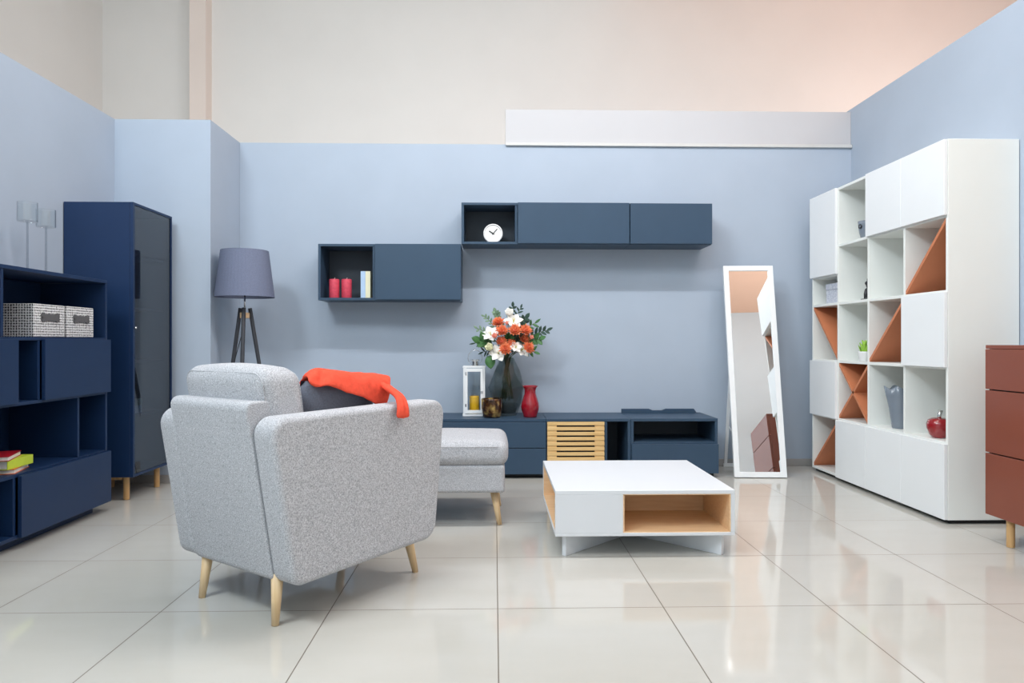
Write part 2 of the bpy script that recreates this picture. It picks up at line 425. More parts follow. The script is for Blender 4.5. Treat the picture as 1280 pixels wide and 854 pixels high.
bm = lathe(B(), [(.004, 0), (.004, .008), (.007, .010), (.007, .016), (.002, .018)], 14)
bmesh.ops.rotate(bm, verts=bm.verts, matrix=Matrix.Rotation(PI/2, 3, 'Y')); bmesh.ops.translate(bm, verts=bm.verts, vec=(xd1-.001, y0+.010, 1.045))
obj('knob', bm, 'chrome', d, smooth=True, label='tiny bright metal knob')
for xx, yy in ((-2.24, 4.345), (-2.235, 4.72), (-2.53, 4.345), (-2.53, 4.72)):
    obj('leg', lathe(B(), [(.0165, 0.0005), (.0175, .012), (.0175, z0-.001)], 20, xx, yy, 0, cap=True), 'cabinet_leg', t, smooth=False, bevel=.001)
for yy in (4.335, 4.71): bx('rail', 'cabinet_leg', t, -2.51, -2.26, yy, yy+.02, z0-.026, z0-.0005)
gi = 'stem glasses inside the tall navy cabinet'
for yy, zz, s in ((4.67, 1.1745, 'on its highest filled shelf'), (4.67, .8445, 'on the shelf at mid-height'), (4.64, .5145, 'beside the books')):
    stemware(-2.36, yy, zz, .17, .032, .07, 'clear stem glass inside the tall cabinet '+s, grp=gi, foot=.03)
for k, (zz, mm) in enumerate(((.5145, 'book_white'), (.5585, 'book_cream'))):
    book(mm, (-2.33, 4.43), (.17, .22, .042), 0, zz, ['lower', 'upper'][k]+' of the two pale books lying inside the tall navy cabinet', 'pale books inside the tall navy cabinet', spine_mat=1)

# ------------------------------------------------------------------ floor lamp
LX, LY = -1.730, 4.925
t = thing('floor_lamp', 'tripod floor lamp with grey drum shade and black wooden legs in the corner', 'lamp', (LX, LY, 0))
def lampz(z): return z
pr = [(.197, 1.270), (.158, 1.592)]
bm = B(); seg = 48
rings = []
for r, z in ((.1985, 1.270), (.1785, 1.43), (.1585, 1.592), (.155, 1.592), (.175, 1.43), (.195, 1.270)):
    rings.append([bm.verts.new((LX+r*math.cos(2*PI*k/seg), LY+r*math.sin(2*PI*k/seg), z)) for k in range(seg)])
for i in range(6):
    for k in range(seg):
        a, b = rings[i], rings[(i+1) % 6]
        bm.faces.new((a[k], a[(k+1) % seg], b[(k+1) % seg], b[k]))
obj('lamp_shade', bm, 'shade', t, smooth=False)
obj('rod', tube(B(), [(LX, LY, 1.17), (LX, LY, 1.30)], .006), 'chrome', t, smooth=True, label='thin chrome rod')
s = obj('socket', lathe(B(), [(.016, 0), (.018, .01), (.018, .07), (.012, .075)], 20, LX, LY, 1.285, cap=True), 'black', t, smooth=True)
bm = B(); bmesh.ops.create_uvsphere(bm, u_segments=16, v_segments=10, radius=.03); bmesh.ops.translate(bm, verts=bm.verts, vec=(LX, LY, 1.39))
obj('bulb', bm, 'white_ceramic', t, smooth=True)
obj('hub', lathe(B(), [(.03, 0), (.032, .004), (.032, .034), (.03, .038)], 24, LX, LY, 1.125, cap=True), 'oak', t, smooth=False, bevel=.001, label='light oak hub')
for k, a in enumerate((math.radians(-118), math.radians(2), math.radians(122))):
    a += math.radians(38)
    c, s_ = math.cos(a), math.sin(a)
    tt = Vector((LX+.036*c, LY+.036*s_, 1.195)); ff = Vector((LX+.235*c, LY+.235*s_, .012))
    obj('leg', tube(B(), [tt, tt.lerp(ff, .5), ff], .0135, 14), 'lamp_leg', t, smooth=False)
obj('cable', tube(B(), [(LX, LY, 1.14), (LX-.02, LY-.01, 1.0), (LX-.055, LY-.02, .86), (LX-.10, LY-.03, .6), (LX-.12, LY-.02, .2), (LX-.1, LY+.1, .005)], .0028, 8), 'black', t, smooth=True)

# ------------------------------------------------------------------ armchair (local frame: x forward, y to its left, from the near rear foot)
CU, CV = .34, .225
ang = math.atan2(.797, .604)
BX, BY = -.743, 2.406
fx, fy = math.cos(ang), math.sin(ang)
chair_loc = (BX+CU*fx-CV*fy, BY+CU*fy+CV*fx, 0)
t = thing('armchair', 'light grey tweed armchair seen from behind, on tapered wooden legs', 'armchair', chair_loc, ang)
def L(u, v, z): return Vector((u-CU, v-CV, z))
def arm(v0, v1):
    pts = fillet([(-.012, .148), (.685, .165), (.745, .725), (-.105, .715)], [.05, .07, .06, .06], 7)
    bm = B(); poly_prism(bm, pts, lambda p: L(p[0], v0, p[1]), lambda p: L(p[0], v1, p[1]))
    return bm
obj('armrest', arm(-.118, -.004), 'fabric', t, local=True, bevel=.022, seg=5)
obj('armrest', arm(.470, .584), 'fabric', t, local=True, bevel=.022, seg=5)
pts = fillet([(-.013, .15), (.10, .15), (.02, .765), (-.119, .765)], [.03, .01, .035, .03], 6)
bm = B(); poly_prism(bm, pts, lambda p: L(p[0], -.003, p[1]), lambda p: L(p[0], .469, p[1]))
obj('back_shell', bm, 'fabric', t, local=True, bevel=.014, seg=4)
bm = B(); box(bm, .10-CU, .665-CU, -.003-CV, .469-CV, .165, .30)
obj('seat_base', bm, 'fabric', t, local=True, bevel=.012, seg=3)
bm = soft_box(B(), L(.41, .233, .375), (.315, .232, .072), .045, (.005, .003, .018))
obj('seat_cushion', bm, 'fabric', t, local=True, smooth=True)
bm = soft_box(B(), L(.055, .236, .645), (.088, .246, .225), .055, (.012, .004, .016), deform=lambda p: (p.x-.16*p.z, p.y, p.z))
obj('back_cushion', bm, 'fabric', t, local=True, smooth=True)
for xs_ in (-1, 1):
    ring = []
    for y, z in fillet([(-.232, -.150), (-.232, .211), (.232, .211), (.232, -.150)], [0, .045, .045, 0], 8):
        x = xs_*.073
        ring.append(L(.055+x-.16*z, .236+y, .645+z))
    obj('piping', tube(B(), ring, .0028, 6), 'fabric', t, local=True, smooth=True)
for (u, v, tu, tv) in ((0, 0, .012, .004), (0, .447, .022, -.008), (.684, 0, -.04, .012), (.684, .447, -.04, -.012)):
    obj('leg', tube(B(), [L(u, v, .0005), L(u+tu, v+tv, .175)], .0125, 18, .0215), 'leg_wood', t, local=True, smooth=True)

tm = Matrix.Translation(Vector(chair_loc)) @ Matrix.Rotation(ang, 4, 'Z')
def LW(u, v, z): return tm @ L(u, v, z)
# grey pillow leaning inside the near arm
pl = thing('pillow', 'dark grey square pillow leaning inside the armchair under the orange throw', 'pillow', tuple(LW(.345, .105, .466)), ang)
def pillow_mesh():
    bm = B(); n = 18; S = .185
    g = []
    for sgn in (-1, 1):
        g.append([[None]*(n+1) for _ in range(n+1)])
    for i in range(n+1):
        for j in range(n+1):
            u, w = -1+2*i/n, -1+2*j/n
            th = .062*((1-u*u)*(1-w*w))**.42
            pin = 1-.10*(u*u*(1-w*w)+w*w*(1-u*u))*.5
            for q, sgn in enumerate((-1, 1)):
                if th < 1e-6 and q == 1: g[1][i][j] = g[0][i][j]; continue
                g[q][i][j] = bm.verts.new((u*S*pin, sgn*th, w*S*pin))
    for q in (0, 1):
        for i in range(n):
            for j in range(n):
                try: bm.faces.new((g[q][i][j], g[q][i+1][j], g[q][i+1][j+1], g[q][i][j+1]))
                except ValueError: pass
    bmesh.ops.recalc_face_normals(bm, faces=bm.faces)
    return bm
bm = pillow_mesh()
bmesh.ops.rotate(bm, verts=bm.verts, matrix=Matrix.Rotation(math.radians(10), 3, 'X'))
bmesh.ops.translate(bm, verts=bm.verts, vec=(0, .0, .172))
obj('cover', bm, 'pillow', pl, local=True, smooth=True)

# orange throw: cross sections (near hem, near face, ridge, far face, far hem) along the pillow top, then a tail over the arm
def loft(rows, m=3):
    bm = B(); V = [[bm.verts.new(LW(*p)) for p in r] for r in rows]
    for i in range(len(V)-1):
        for j in range(len(V[0])-1):
            bm.faces.new((V[i][j], V[i+1][j], V[i+1][j+1], V[i][j+1]))
    bmesh.ops.recalc_face_normals(bm, faces=bm.faces)
    return bm
rows = [
 [(.135, -.004, .822), (.142, .006, .830), (.150, .020, .836), (.172, .060, .838), (.200, .120, .820), (.200, .170, .760)],
 [(.152, -.006, .806), (.162, .006, .822), (.178, .022, .842), (.205, .060, .856), (.225, .120, .838), (.225, .175, .760)],
 [(.175, -.004, .798), (.186, .016, .816), (.200, .030, .846), (.228, .060, .868), (.245, .120, .848), (.245, .175, .760)],
 [(.196, .000, .799), (.204, .026, .812), (.218, .040, .838), (.246, .066, .864), (.262, .120, .846), (.262, .175, .758)],
 [(.222, -.012, .806), (.232, .000, .826), (.246, .016, .846), (.282, .060, .858), (.295, .120, .840), (.295, .175, .756)],
 [(.265, -.016, .786), (.276, -.002, .812), (.292, .016, .836), (.322, .060, .852), (.335, .120, .836), (.335, .170, .754)],
 [(.312, -.014, .765), (.326, .004, .796), (.342, .012, .828), (.366, .060, .846), (.375, .120, .832), (.375, .168, .754)],
 [(.371, -.018, .757), (.384, -.004, .786), (.402, .016, .818), (.430, .060, .841), (.436, .120, .828), (.436, .166, .752)],
 [(.420, -.002, .735), (.434, .006, .776), (.450, .012, .812), (.470, .060, .838), (.476, .120, .824), (.476, .164, .752)],
 [(.466, .004, .712), (.478, .004, .764), (.494, .014, .808), (.520, .060, .835), (.524, .118, .820), (.520, .160, .750)],
 [(.508, .006, .704), (.520, .008, .758), (.538, .012, .802), (.566, .060, .828), (.566, .115, .814), (.560, .155, .750)],
 [(.528, .006, .704), (.542, .008, .758), (.560, .014, .800), (.592, .060, .822), (.590, .112, .808), (.580, .150, .752)],
]
th = obj('throw_blanket', loft(rows), 'throw', None, origin=tuple(LW(.36, .05, .75)), smooth=True, solid=.014, subsurf=2)
tag(th, 'bright orange fleece throw draped over the grey pillow and armrest', 'blanket')
tx = bpy.data.textures.new('creases', 'CLOUDS'); tx.noise_scale = .045; tx.noise_depth = 2
dm = th.modifiers.new('creases', 'DISPLACE'); dm.texture = tx; dm.strength = .012; dm.mid_level = .5
path = [(.524, .030, .792), (.516, -.004, .782), (.504, -.045, .768), (.490, -.092, .757), (.476, -.126, .738), (.466, -.143, .710), (.462, -.146, .690), (.462, -.146, .670)]
wid = [.030, .029, .027, .026, .026, .028, .031, .034]
bm = B(); rings = []; NS = 28
for i, (p, w_) in enumerate(zip(path, wid)):
    a = Vector(path[max(0, i-1)]); b = Vector(path[min(len(path)-1, i+1)]); d = (b-a).normalized()
    s_ = (Vector((1, 0, -.25))-d*Vector((1, 0, -.25)).dot(d)).normalized(); n_ = d.cross(s_)
    ring = []
    for k in range(NS):
        q = 2*PI*k/NS; x = w_*math.cos(q)
        crease = 1-.55*math.exp(-((x-.004)/.0055)**2)-.25*math.exp(-((x+.016)/.004)**2)
        y = .0135*math.copysign(abs(math.sin(q))**.8, math.sin(q))*crease
        ring.append(bm.verts.new(LW(*(Vector(p)+s_*x+n_*y))))
    rings.append(ring)
for i in range(len(rings)-1):
    for k in range(NS): bm.faces.new((rings[i][k], rings[i][(k+1) % NS], rings[i+1][(k+1) % NS], rings[i+1][k]))
bm.faces.new(rings[0][::-1]); bm.faces.new(rings[-1])
bmesh.ops.recalc_face_normals(bm, faces=bm.faces)
obj('hanging_end', bm, 'throw', th, smooth=True, subsurf=1)

# ------------------------------------------------------------------ pouf
t = thing('pouf', 'light grey tweed footstool with wooden legs behind the armchair', 'footstool', (-.34, 3.92, 0))
bm = soft_box(B(), (-.335, 3.915, .382), (.405, .285, .066), .05, (.006, .006, .022))
obj('cushion', bm, 'fabric', t, smooth=True)
bm = box(B(), -.725, .054, 3.64, 4.19, .178, .322)
obj('base', bm, 'fabric', t, bevel=.018, seg=4)
for sx, sy, x, y in ((1, -1, .028, 3.70), (-1, -1, -.70, 3.70), (1, 1, .028, 4.13), (-1, 1, -.70, 4.13)):
    obj('leg', tube(B(), [(x, y, .0005), (x-sx*.032, y-sy*.02, .179)], .0125, 18, .021), 'leg_wood', t, smooth=True)
obj('piping', tube(B(), [(-.69, 3.628, .418), (-.335, 3.6225, .421), (.02, 3.628, .418)], .002, 6), 'fabric', t, smooth=True)

# ------------------------------------------------------------------ wall cabinets
S = 'slate'
def wall_unit(lab, x0, x1, z0, z1, cell=None, y0=5.125, door=None):
    yb = YB-.002
    t = thing('wall_cabinet', lab, 'cabinet', ((x0+x1)/2, (y0+yb)/2, z0), group='slate wall cabinets')
    T = .018
    bx('top_panel', S, t, x0, x1, y0, yb, z1-T, z1)
    bx('bottom_panel', S, t, x0, x1, y0, yb, z0, z0+T)
    bx('side_panel', S, t, x0, x0+T, y0, yb, z0+T, z1-T)
    bx('side_panel', S, t, x1-T, x1, y0, yb, z0+T, z1-T)
    bx('back_panel', 'slate_in', t, x0+T, x1-T, yb-.008, yb, z0+T, z1-T)
    if cell: bx('divider', S, t, cell-T, cell, y0+.002, yb-.009, z0+T, z1-T)
    bx('door', S, t, door[0], door[1], y0-.021, y0-.002, z0+.004, z1-.001, .0015)
    return t
wall_unit('lower left slate wall cabinet with an open cell holding red candles', -1.275, -.243, 1.262, 1.670, -.865, door=(-.862, -.244))
wall_unit('slate wall cabinet with an open cell holding a white clock', -.240, .988, 1.672, 1.974, .168, door=(.170, .983))
wall_unit('right end closed slate wall cabinet beside the clock cabinet', .990, 1.592, 1.672, 1.972, None, door=(.990, 1.591))

def pillar_candle(x, y, z, r, h, m, lab, cat='candle', grp=None):
    t = thing('pillar_candle', lab, 'candle', (x, y, z), group=grp)
    obj('wax', lathe(B(), [(r*.96, 0.0005), (r, .004), (r, h-.006), (r*.94, h-.001), (r*.8, h), (r*.6, h-.006), (.004, h-.007)], 32, cap=True), m, t, local=True, smooth=True)
    obj('wick', tube(B(), [(0, 0, h-.008), (.001, 0, h+.004), (.004, 0, h+.011)], .0016, 8), 'paper', t, local=True, smooth=True)
pillar_candle(-1.178, 5.215, 1.280, .037, .142, 'candle_red', 'red pillar candle in the wall cabinet, nearer the cabinet side', grp='red candles in the wall cabinet')
pillar_candle(-1.088, 5.215, 1.280, .037, .142, 'candle_red', 'red pillar candle in the wall cabinet, nearer the upright books', grp='red candles in the wall cabinet')
def upright_book(x0, x1, y0, z0, h, m, lab):
    t = thing('book', lab, 'book', ((x0+x1)/2, y0+.08, z0), group='upright books in the wall cabinet')
    obj('page_block', box(B(), x0+.003, x1-.003, y0+.004, y0+.148, z0+.004, z0+h-.003), 'paper', t)
    bm = B(); box(bm, x0, x0+.003, y0, y0+.15, z0+.0005, z0+h); box(bm, x1-.003, x1, y0, y0+.15, z0+.0005, z0+h); box(bm, x0+.003, x1-.003, y0, y0+.003, z0+.0005, z0+h)
    obj('cover', bm, m, t)
upright_book(-.975, -.941, 5.16, 1.280, .196, 'book_blue', 'pale blue upright book in the wall cabinet')
upright_book(-.940, -.905, 5.16, 1.280, .196, 'book_cream', 'cream upright book in the wall cabinet')

# clock
cx, cy, cz, cr = -.010, 5.20, 1.690+.071, .071
t = thing('table_clock', 'round white clock standing in the open cell of the wall cabinet', 'clock', (cx, cy, 1.690))
def disc(r0, y0, y1, seg=48, r1=None):
    bm = B(); pts = [(r0*math.cos(2*PI*k/seg), r0*math.sin(2*PI*k/seg)) for k in range(seg)]
    return poly_prism(bm, pts, lambda p: (cx+p[0], y0, cz+p[1]), lambda p: (cx+p[0], y1, cz+p[1]))
bm = B(); rings = []; seg = 48
for r, y in ((cr, .05), (cr, 0), (cr-.006, -.004), (cr-.009, 0.001), (cr-.010, .008)):
    rings.append([bm.verts.new((cx+r*math.cos(2*PI*k/seg), cy+y, cz+r*math.sin(2*PI*k/seg))) for k in range(seg)])
for i in range(4):
    for k in range(seg): bm.faces.new((rings[i][k], rings[i][(k+1) % seg], rings[i+1][(k+1) % seg], rings[i+1][k]))
bm.faces.new(rings[0])
bmesh.ops.recalc_face_normals(bm, faces=bm.faces)
obj('case', bm, 'white_ceramic', t, smooth=False)
obj('dial', disc(cr-.0095, cy+.004, cy+.006), 'clock_face', t)
def hand(nm, a, l, w, y):
    bm = B(); box(bm, -w/2, w/2, 0, .0012, -.010, l)
    bmesh.ops.rotate(bm, verts=bm.verts, matrix=Matrix.Rotation(a, 3, 'Y')); bmesh.ops.translate(bm, verts=bm.verts, vec=(cx, cy+y, cz))
    obj(nm, bm, 'black', t)
hand('hour_hand', math.radians(-58), .034, .008, .0015); hand('minute_hand', math.radians(42), .046, .0045, .0)
obj('stand', box(B(), cx-.03, cx+.03, cy+.001, cy+.05, 1.6905, 1.697), 'dark_bronze', t)

# ------------------------------------------------------------------ media bench: three units
YF, ZT = 4.95, .418
def low_carcass(t, x0, x1, dividers=()):
    T = .02; yb = YB-.014
    bx('top_panel', S, t, x0, x1, YF-.002, yb, ZT-T, ZT)
    bx('bottom_panel', S, t, x0, x1, YF, yb, .03, .03+T)
    bx('side_panel', S, t, x0, x0+T, YF, yb, .03+T, ZT-T)
    bx('side_panel', S, t, x1-T, x1, YF, yb, .03+T, ZT-T)
    bx('back_panel', 'slate_in', t, x0+T, x1-T, yb-.01, yb, .03+T, ZT-T)
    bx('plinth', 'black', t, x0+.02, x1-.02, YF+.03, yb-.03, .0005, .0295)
t = thing('drawer_cabinet', 'low slate drawer cabinet behind the footstool, carrying lantern and vases', 'cabinet', (-.22, 5.17, 0))
low_carcass(t, -.83, .364)
for z0, z1 in ((.032, .212), (.217, .397)):
    bx('drawer_front', S, t, -.828, .362, YF-.021, YF-.002, z0, z1, .0015)
t = thing('slatted_cabinet', 'low slate cabinet with oak slatted door and an open niche', 'cabinet', (.66, 5.17, 0))
low_carcass(t, .366, .962)
bx('divider', S, t, .776, .796, YF+.001, YB-.025, .05, .398)
bm = B(); yd0, yd1 = YF-.021, YF-.002
box(bm, .372, .437, yd0+.004, yd1, .03, .398); box(bm, .706, .772, yd0+.004, yd1, .03, .398)
n = 10; p = .0355
for k in range(n):
    z = .398-p*k
    box(bm, .371, .773, yd0, yd0+.010, z-p*.66, z)
obj('slatted_door', bm, 'slat_oak', t, bevel=.001, seg=1, label='light oak door with horizontal slats')
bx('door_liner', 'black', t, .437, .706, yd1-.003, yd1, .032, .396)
t = thing('media_cabinet', 'low slate media cabinet with open compartment, drawer and raised cable flap', 'cabinet', (1.27, 5.17, 0))
low_carcass(t, .964, 1.582)
bx('shelf', S, t, .984, 1.562, YF+.001, YB-.025, .236, .252)
bx('drawer_front', S, t, .968, 1.583, YF-.021, YF-.002, .032, .238, .0015)
bm = B()
pts = fillet([(.90, 0), (1.50, 0), (1.52, .004), (1.50, .032), (1.285, .032), (1.255, .020), (1.185, .020), (1.155, .032), (.915, .032)], [0, 0, 0, .006, .006, .006, .006, .006, .006], 3)
pts = [(p[0]+.02, p[1]) for p in pts]
poly_prism(bm, [(max(p[0], .966), p[1]) for p in pts], lambda p: (p[0], 5.33, ZT+.0005+p[1]), lambda p: (p[0], 5.345, ZT+.0005+p[1]))
obj('cable_flap', bm, S, t)
bx('hinge', 'chrome', t, 1.42, 1.44, 5.30, 5.32, .372, .397)

# ------------------------------------------------------------------ things on the bench
zt = ZT+.0005
# lantern
lx, ly = -.148, 5.21
t = thing('lantern', 'white wooden lantern with glass sides and wire handle on the bench', 'lantern', (lx, ly, zt))
w = .070; H = .355
bx('base', 'white_lacquer', t, lx-.083, lx+.083, ly-.083, ly+.083, zt, zt+.018, .002)
bx('roof', 'white_lacquer', t, lx-.083, lx+.083, ly-.083, ly+.083, zt+H-.002, zt+H+.010, .002)
for sx in (-1, 1):
    for sy in (-1, 1):
        a, b = lx+sx*w, ly+sy*w
        bx('post', 'white_lacquer', t, a-.009, a+.009, b-.009, b+.009, zt+.0185, zt+H-.0025)
bm = B(); y0, y1 = ly-w-.020, ly-w-.0095
box(bm, lx-.066, lx-.047, y0, y1, zt+.022, zt+H-.006); box(bm, lx+.047, lx+.066, y0, y1, zt+.022, zt+H-.006)
box(bm, lx-.047, lx+.047, y0, y1, zt+.022, zt+.045); box(bm, lx-.047, lx+.047, y0, y1, zt+H-.030, zt+H-.006)
d = obj('door', bm, 'white_lacquer', t, bevel=.001, seg=1)
obj('glass_pane', box(B(), lx-.047, lx+.047, y0+.004, y0+.006, zt+.045, zt+H-.03), 'pane', d)
for zz in (.07, .30): obj('hinge', box(B(), lx-.064, lx-.055, y0-.003, y0, zt+zz, zt+zz+.022), 'chrome', d)
obj('latch', box(B(), lx+.048, lx+.066, y0-.005, y0, zt+.17, zt+.186), 'chrome', d)
for sx in (-1, 1): obj('side_pane', box(B(), lx+sx*w-.001, lx+sx*w+.001, ly-w+.0095, ly+w-.0095, zt+.019, zt+H-.003), 'pane', t)
obj('back_pane', box(B(), lx-w+.0095, lx+w-.0095, ly+w-.001, ly+w+.001, zt+.019, zt+H-.003), 'pane', t)
obj('chimney', lathe(B(), [(.026, 0), (.026, .034), (.034, .040), (.034, .046)], 20, lx+.005, ly, zt+H+.0105, cap=True), 'chrome', t, bevel=.001)
hp = [(lx+.005+.052*math.cos(a), ly, zt+H+.066+.060*math.sin(a)) for a in [math.radians(-30+240*k/20) for k in range(21)]]
hp = [(lx+.005+.030, ly, zt+H+.028)]+hp+[(lx+.005-.030, ly, zt+H+.028)]
obj('handle', tube(B(), hp, .002, 8), 'chrome', t, smooth=True)
pillar_candle(lx, ly-.01, zt+.0185, .036, .125, 'candle_yellow', 'yellow pillar candle inside the white lantern')
# gold cup
gx, gy = -.018, 5.065
o = obj('candle_cup', lathe(B(), [(.058, 0), (.066, .010), (.074, .06), (.076, .125), (.075, .135), (.071, .135), (.070, .06), (.060, .014), (.004, .012)], 40, gx, gy, zt), 'mottled_gold', None, origin=(gx, gy, zt), smooth=True)
tag(o, 'mottled gold and brown glass cup beside the white lantern', 'cup')
# smoke faceted vase
vx, vy = .093, 5.20
def facet(rs, a0):
    bm = B(); rings = []
    for i, (r, z) in enumerate(rs):
        n_ = 7
        rings.append([bm.verts.new((vx+r*math.cos(a0+2*PI*(k+.5*(i % 2))/n_), vy+r*math.sin(a0+2*PI*(k+.5*(i % 2))/n_), zt+z)) for k in range(n_)])
    for i in range(len(rings)-1):
        for k in range(7):
            a, b = rings[i], rings[i+1]
            if i % 2 == 0: bm.faces.new((a[k], a[(k+1) % 7], b[k])); bm.faces.new((a[(k+1) % 7], b[(k+1) % 7], b[k]))
            else: bm.faces.new((a[k], b[(k+1) % 7], b[k])); bm.faces.new((a[k], a[(k+1) % 7], b[(k+1) % 7]))
    bm.faces.new(rings[0][::-1])
    return bm
t = thing('glass_vase', 'large faceted smoke grey glass vase holding the bouquet', 'vase', (vx, vy, zt))
obj('outer_glass', facet([(.078, 0.0005), (.106, .09), (.140, .205), (.096, .33), (.055, .425)], .35), 'smoke', t)
bm = facet([(.070, .018), (.101, .09), (.135, .205), (.091, .33), (.050, .425)], .35)
obj('inner_glass', bm, 'smoke', t)
obj('water', lathe(B(), [(.060, .022), (.085, .09), (.001, .091)], 7, vx, vy, zt), 'smoke', t)
# red vase
rx, ry = .258, 5.075
pr = [(.046, 0), (.050, .004), (.052, .02), (.062, .05), (.066, .075), (.063, .10), (.050, .14), (.041, .17), (.040, .19), (.048, .212), (.058, .225), (.056, .226), (.046, .212), (.036, .19), (.036, .17), (.046, .14), (.058, .10), (.060, .06), (.045, .02), (.003, .016)]
o = obj('ceramic_vase', lathe(B(), pr, 40, rx, ry, zt), 'vase_red', None, origin=(rx, ry, zt), smooth=True)
tag(o, 'small glossy red vase with flared rim on the bench', 'vase')

# ------------------------------------------------------------------ bouquet
def petal(bm, base, direction, up, length, width, curl=.3, n=4):
    d = Vector(direction).normalized(); u = (Vector(up)-d*Vector(up).dot(d)).normalized(); s = d.cross(u)
    prev = None
    for i in range(n+1):
        f = i/n; w = width*math.sin(PI*(.12+.88*f))**.8*.5 if f < 1 else .0006
        c = Vector(base)+d*length*f+u*length*curl*f*f
        row = [bm.verts.new(c-s*w+u*w*.25), bm.verts.new(c), bm.verts.new(c+s*w+u*w*.25)]
        if prev:
            for k in (0, 1): bm.faces.new((prev[k], prev[k+1], row[k+1], row[k]))
        prev = row
    return bm
neck = Vector((vx, vy, zt+.43))
def stem_of(t, p, extra=None):
    p = Vector(p); nk = neck+Vector(((p.x-vx)*.18, (p.y-vy)*.25, 0))
    low = Vector((vx-(p.x-vx)*.25, vy-(p.y-vy)*.25, zt+.10+random.uniform(0, .05)))
    mid = nk.lerp(p, .5)+Vector((0, 0, .02))
    obj('stem', tube(B(), [low, nk, mid, p], .0022, 6), 'stem', t, smooth=True)
def frame(p):
    d = (Vector(p)-(neck-Vector((0, 0.05, .06)))).normalized()
    d = (d+Vector((0, -1.1, .15))).normalized()
    a = d.cross(Vector((0, 0, 1))).normalized(); b = a.cross(d)
    return d, a, b
def mum(p, r, lab):
    t = thing('chrysanthemum', lab, 'flower', tuple(p), group='orange flowers in the bouquet')
    d, a, b = frame(p); P = Vector(p); bm = B()
    for ring, (n, tilt, ln) in enumerate(((15, 1.5, 1.0), (14, 1.15, .97), (12, .85, .9), (9, .5, .85), (5, .2, .75))):
        for k in range(n):
            q = 2*PI*k/n+ring*.4+random.uniform(-.1, .1)
            rad = a*math.cos(q)+b*math.sin(q)
            petal(bm, P-d*.006, rad*math.sin(tilt)+d*math.cos(tilt), d, r*ln*random.uniform(.85, 1.15), r*.34, .30)
    obj('petals', bm, 'petal_orange', t, smooth=True, solid=.0008)
    bm = B(); bmesh.ops.create_uvsphere(bm, u_segments=12, v_segments=8, radius=r*.28); bmesh.ops.translate(bm, verts=bm.verts, vec=P+d*r*.12)
    obj('centre', bm, 'petal_pink', t, smooth=True, label='paler flower centre')
    stem_of(t, P-d*.006)
def lily(p, r, lab, m='petal_white', n=6, open_=1.15, dirv=None, name='lily'):
    t = thing(name, lab, 'flower', tuple(p), group='white flowers in the bouquet')
    d, a, b = frame(p); P = Vector(p); bm = B()
    if dirv:
        d = Vector(dirv).normalized(); a = d.cross(Vector((0, .3, 1))).normalized(); b = a.cross(d)
    for ring in (0, 1):
        for k in range(n//2):
            q = 2*PI*k/(n//2)+ring*PI/(n//2)
            rad = a*math.cos(q)+b*math.sin(q)
            tl_ = open_-.15*ring
            petal(bm, P-d*r*.3, rad*math.sin(tl_)+d*math.cos(tl_), d if open_ > .7 else -d*0+d, r*1.15, r*.85, -.12 if open_ > .7 else .35, 6)
    obj('petals', bm, m, t, smooth=True, solid=.001)
    bm = B()
    for k in range(5):
        q = 2*PI*k/5
        tube(bm, [P-d*r*.25, P+d*r*.35+(a*math.cos(q)+b*math.sin(q))*r*.15], .0013, 6)
    obj('stamens', bm, 'stamen', t, smooth=True, label='yellow green stamens')
    stem_of(t, P-d*r*.3)
def bud(p, r, lab, m):
    t = thing('rose_bud', lab, 'flower', tuple(p), group='round buds in the bouquet')
    d, a, b = frame(p); P = Vector(p); bm = B()
    for ring, (n, tl_, ln) in enumerate(((5, .75, 1.1), (5, .5, 1.15), (4, .25, 1.1))):
        for k in range(n):
            q = 2*PI*k/n+ring*.6; rad = a*math.cos(q)+b*math.sin(q)
            petal(bm, P-d*r*.5+rad*r*.25*(2-ring)*.5, rad*math.sin(tl_)+d*math.cos(tl_), -rad, r*ln*1.3, r*1.25, .30, 6)
    obj('petals', bm, m, t, smooth=True, solid=.001)
    stem_of(t, P-d*r*.5)
def W(px, py, y=5.14):   # spot in the bouquet, from the spread measured on the photo (metres right / up)
    k = y/880
    return Vector(((px-618)*k, y, .963+(427-py)*k))
for (px, py, y, r, lab) in (
    (622.6, 403.5, 5.13, .040, 'orange chrysanthemum at upper left of the bouquet'),
    (628.0, 414.5, 5.08, .042, 'orange chrysanthemum just left of the bouquet centre'),
    (643.3, 413.5, 5.07, .042, 'orange chrysanthemum just right of the bouquet centre'),
    (656.8, 413.5, 5.10, .042, 'orange chrysanthemum at the right of the bouquet'),
    (655.0, 424.0, 5.13, .036, 'orange chrysanthemum half hidden low at the bouquet right'),
    (660.5, 434.8, 5.08, .038, 'lowest right orange chrysanthemum in front of a white lily'),
    (627.0, 427.0, 5.09, .036, 'orange chrysanthemum above the lowest orange flower'),
    (631.5, 436.5, 5.05, .040, 'lowest orange chrysanthemum over the vase neck'),
    (639.0, 429.5, 5.10, .030, 'small orange chrysanthemum low in the bouquet centre')):
    mum(W(px, py, y), r*1.28, lab)
for (px, py, y, r, lab) in (
    (613.0, 417.5, 5.09, .058, 'white lily at the left edge of the bouquet'),
    (642.0, 401.0, 5.12, .062, 'large white lily at the top of the bouquet'),
    (623.0, 441.5, 5.07, .060, 'white lily drooping over the vase shoulder'),
    (652.5, 437.0, 5.11, .056, 'white lily low at the bouquet right'),
    (644.8, 434.0, 5.08, .040, 'pinkish white lily low in the bouquet centre')):
    lily(W(px, py, y), r*1.12, lab, 'petal_white')
bud(W(636.3, 392.0, 5.14), .036, 'white rose bud at the very top of the bouquet', 'petal_white')
bud(W(612.5, 435.0, 5.07), .034, 'cream rose bud at lower left of the bouquet', 'petal_cream')
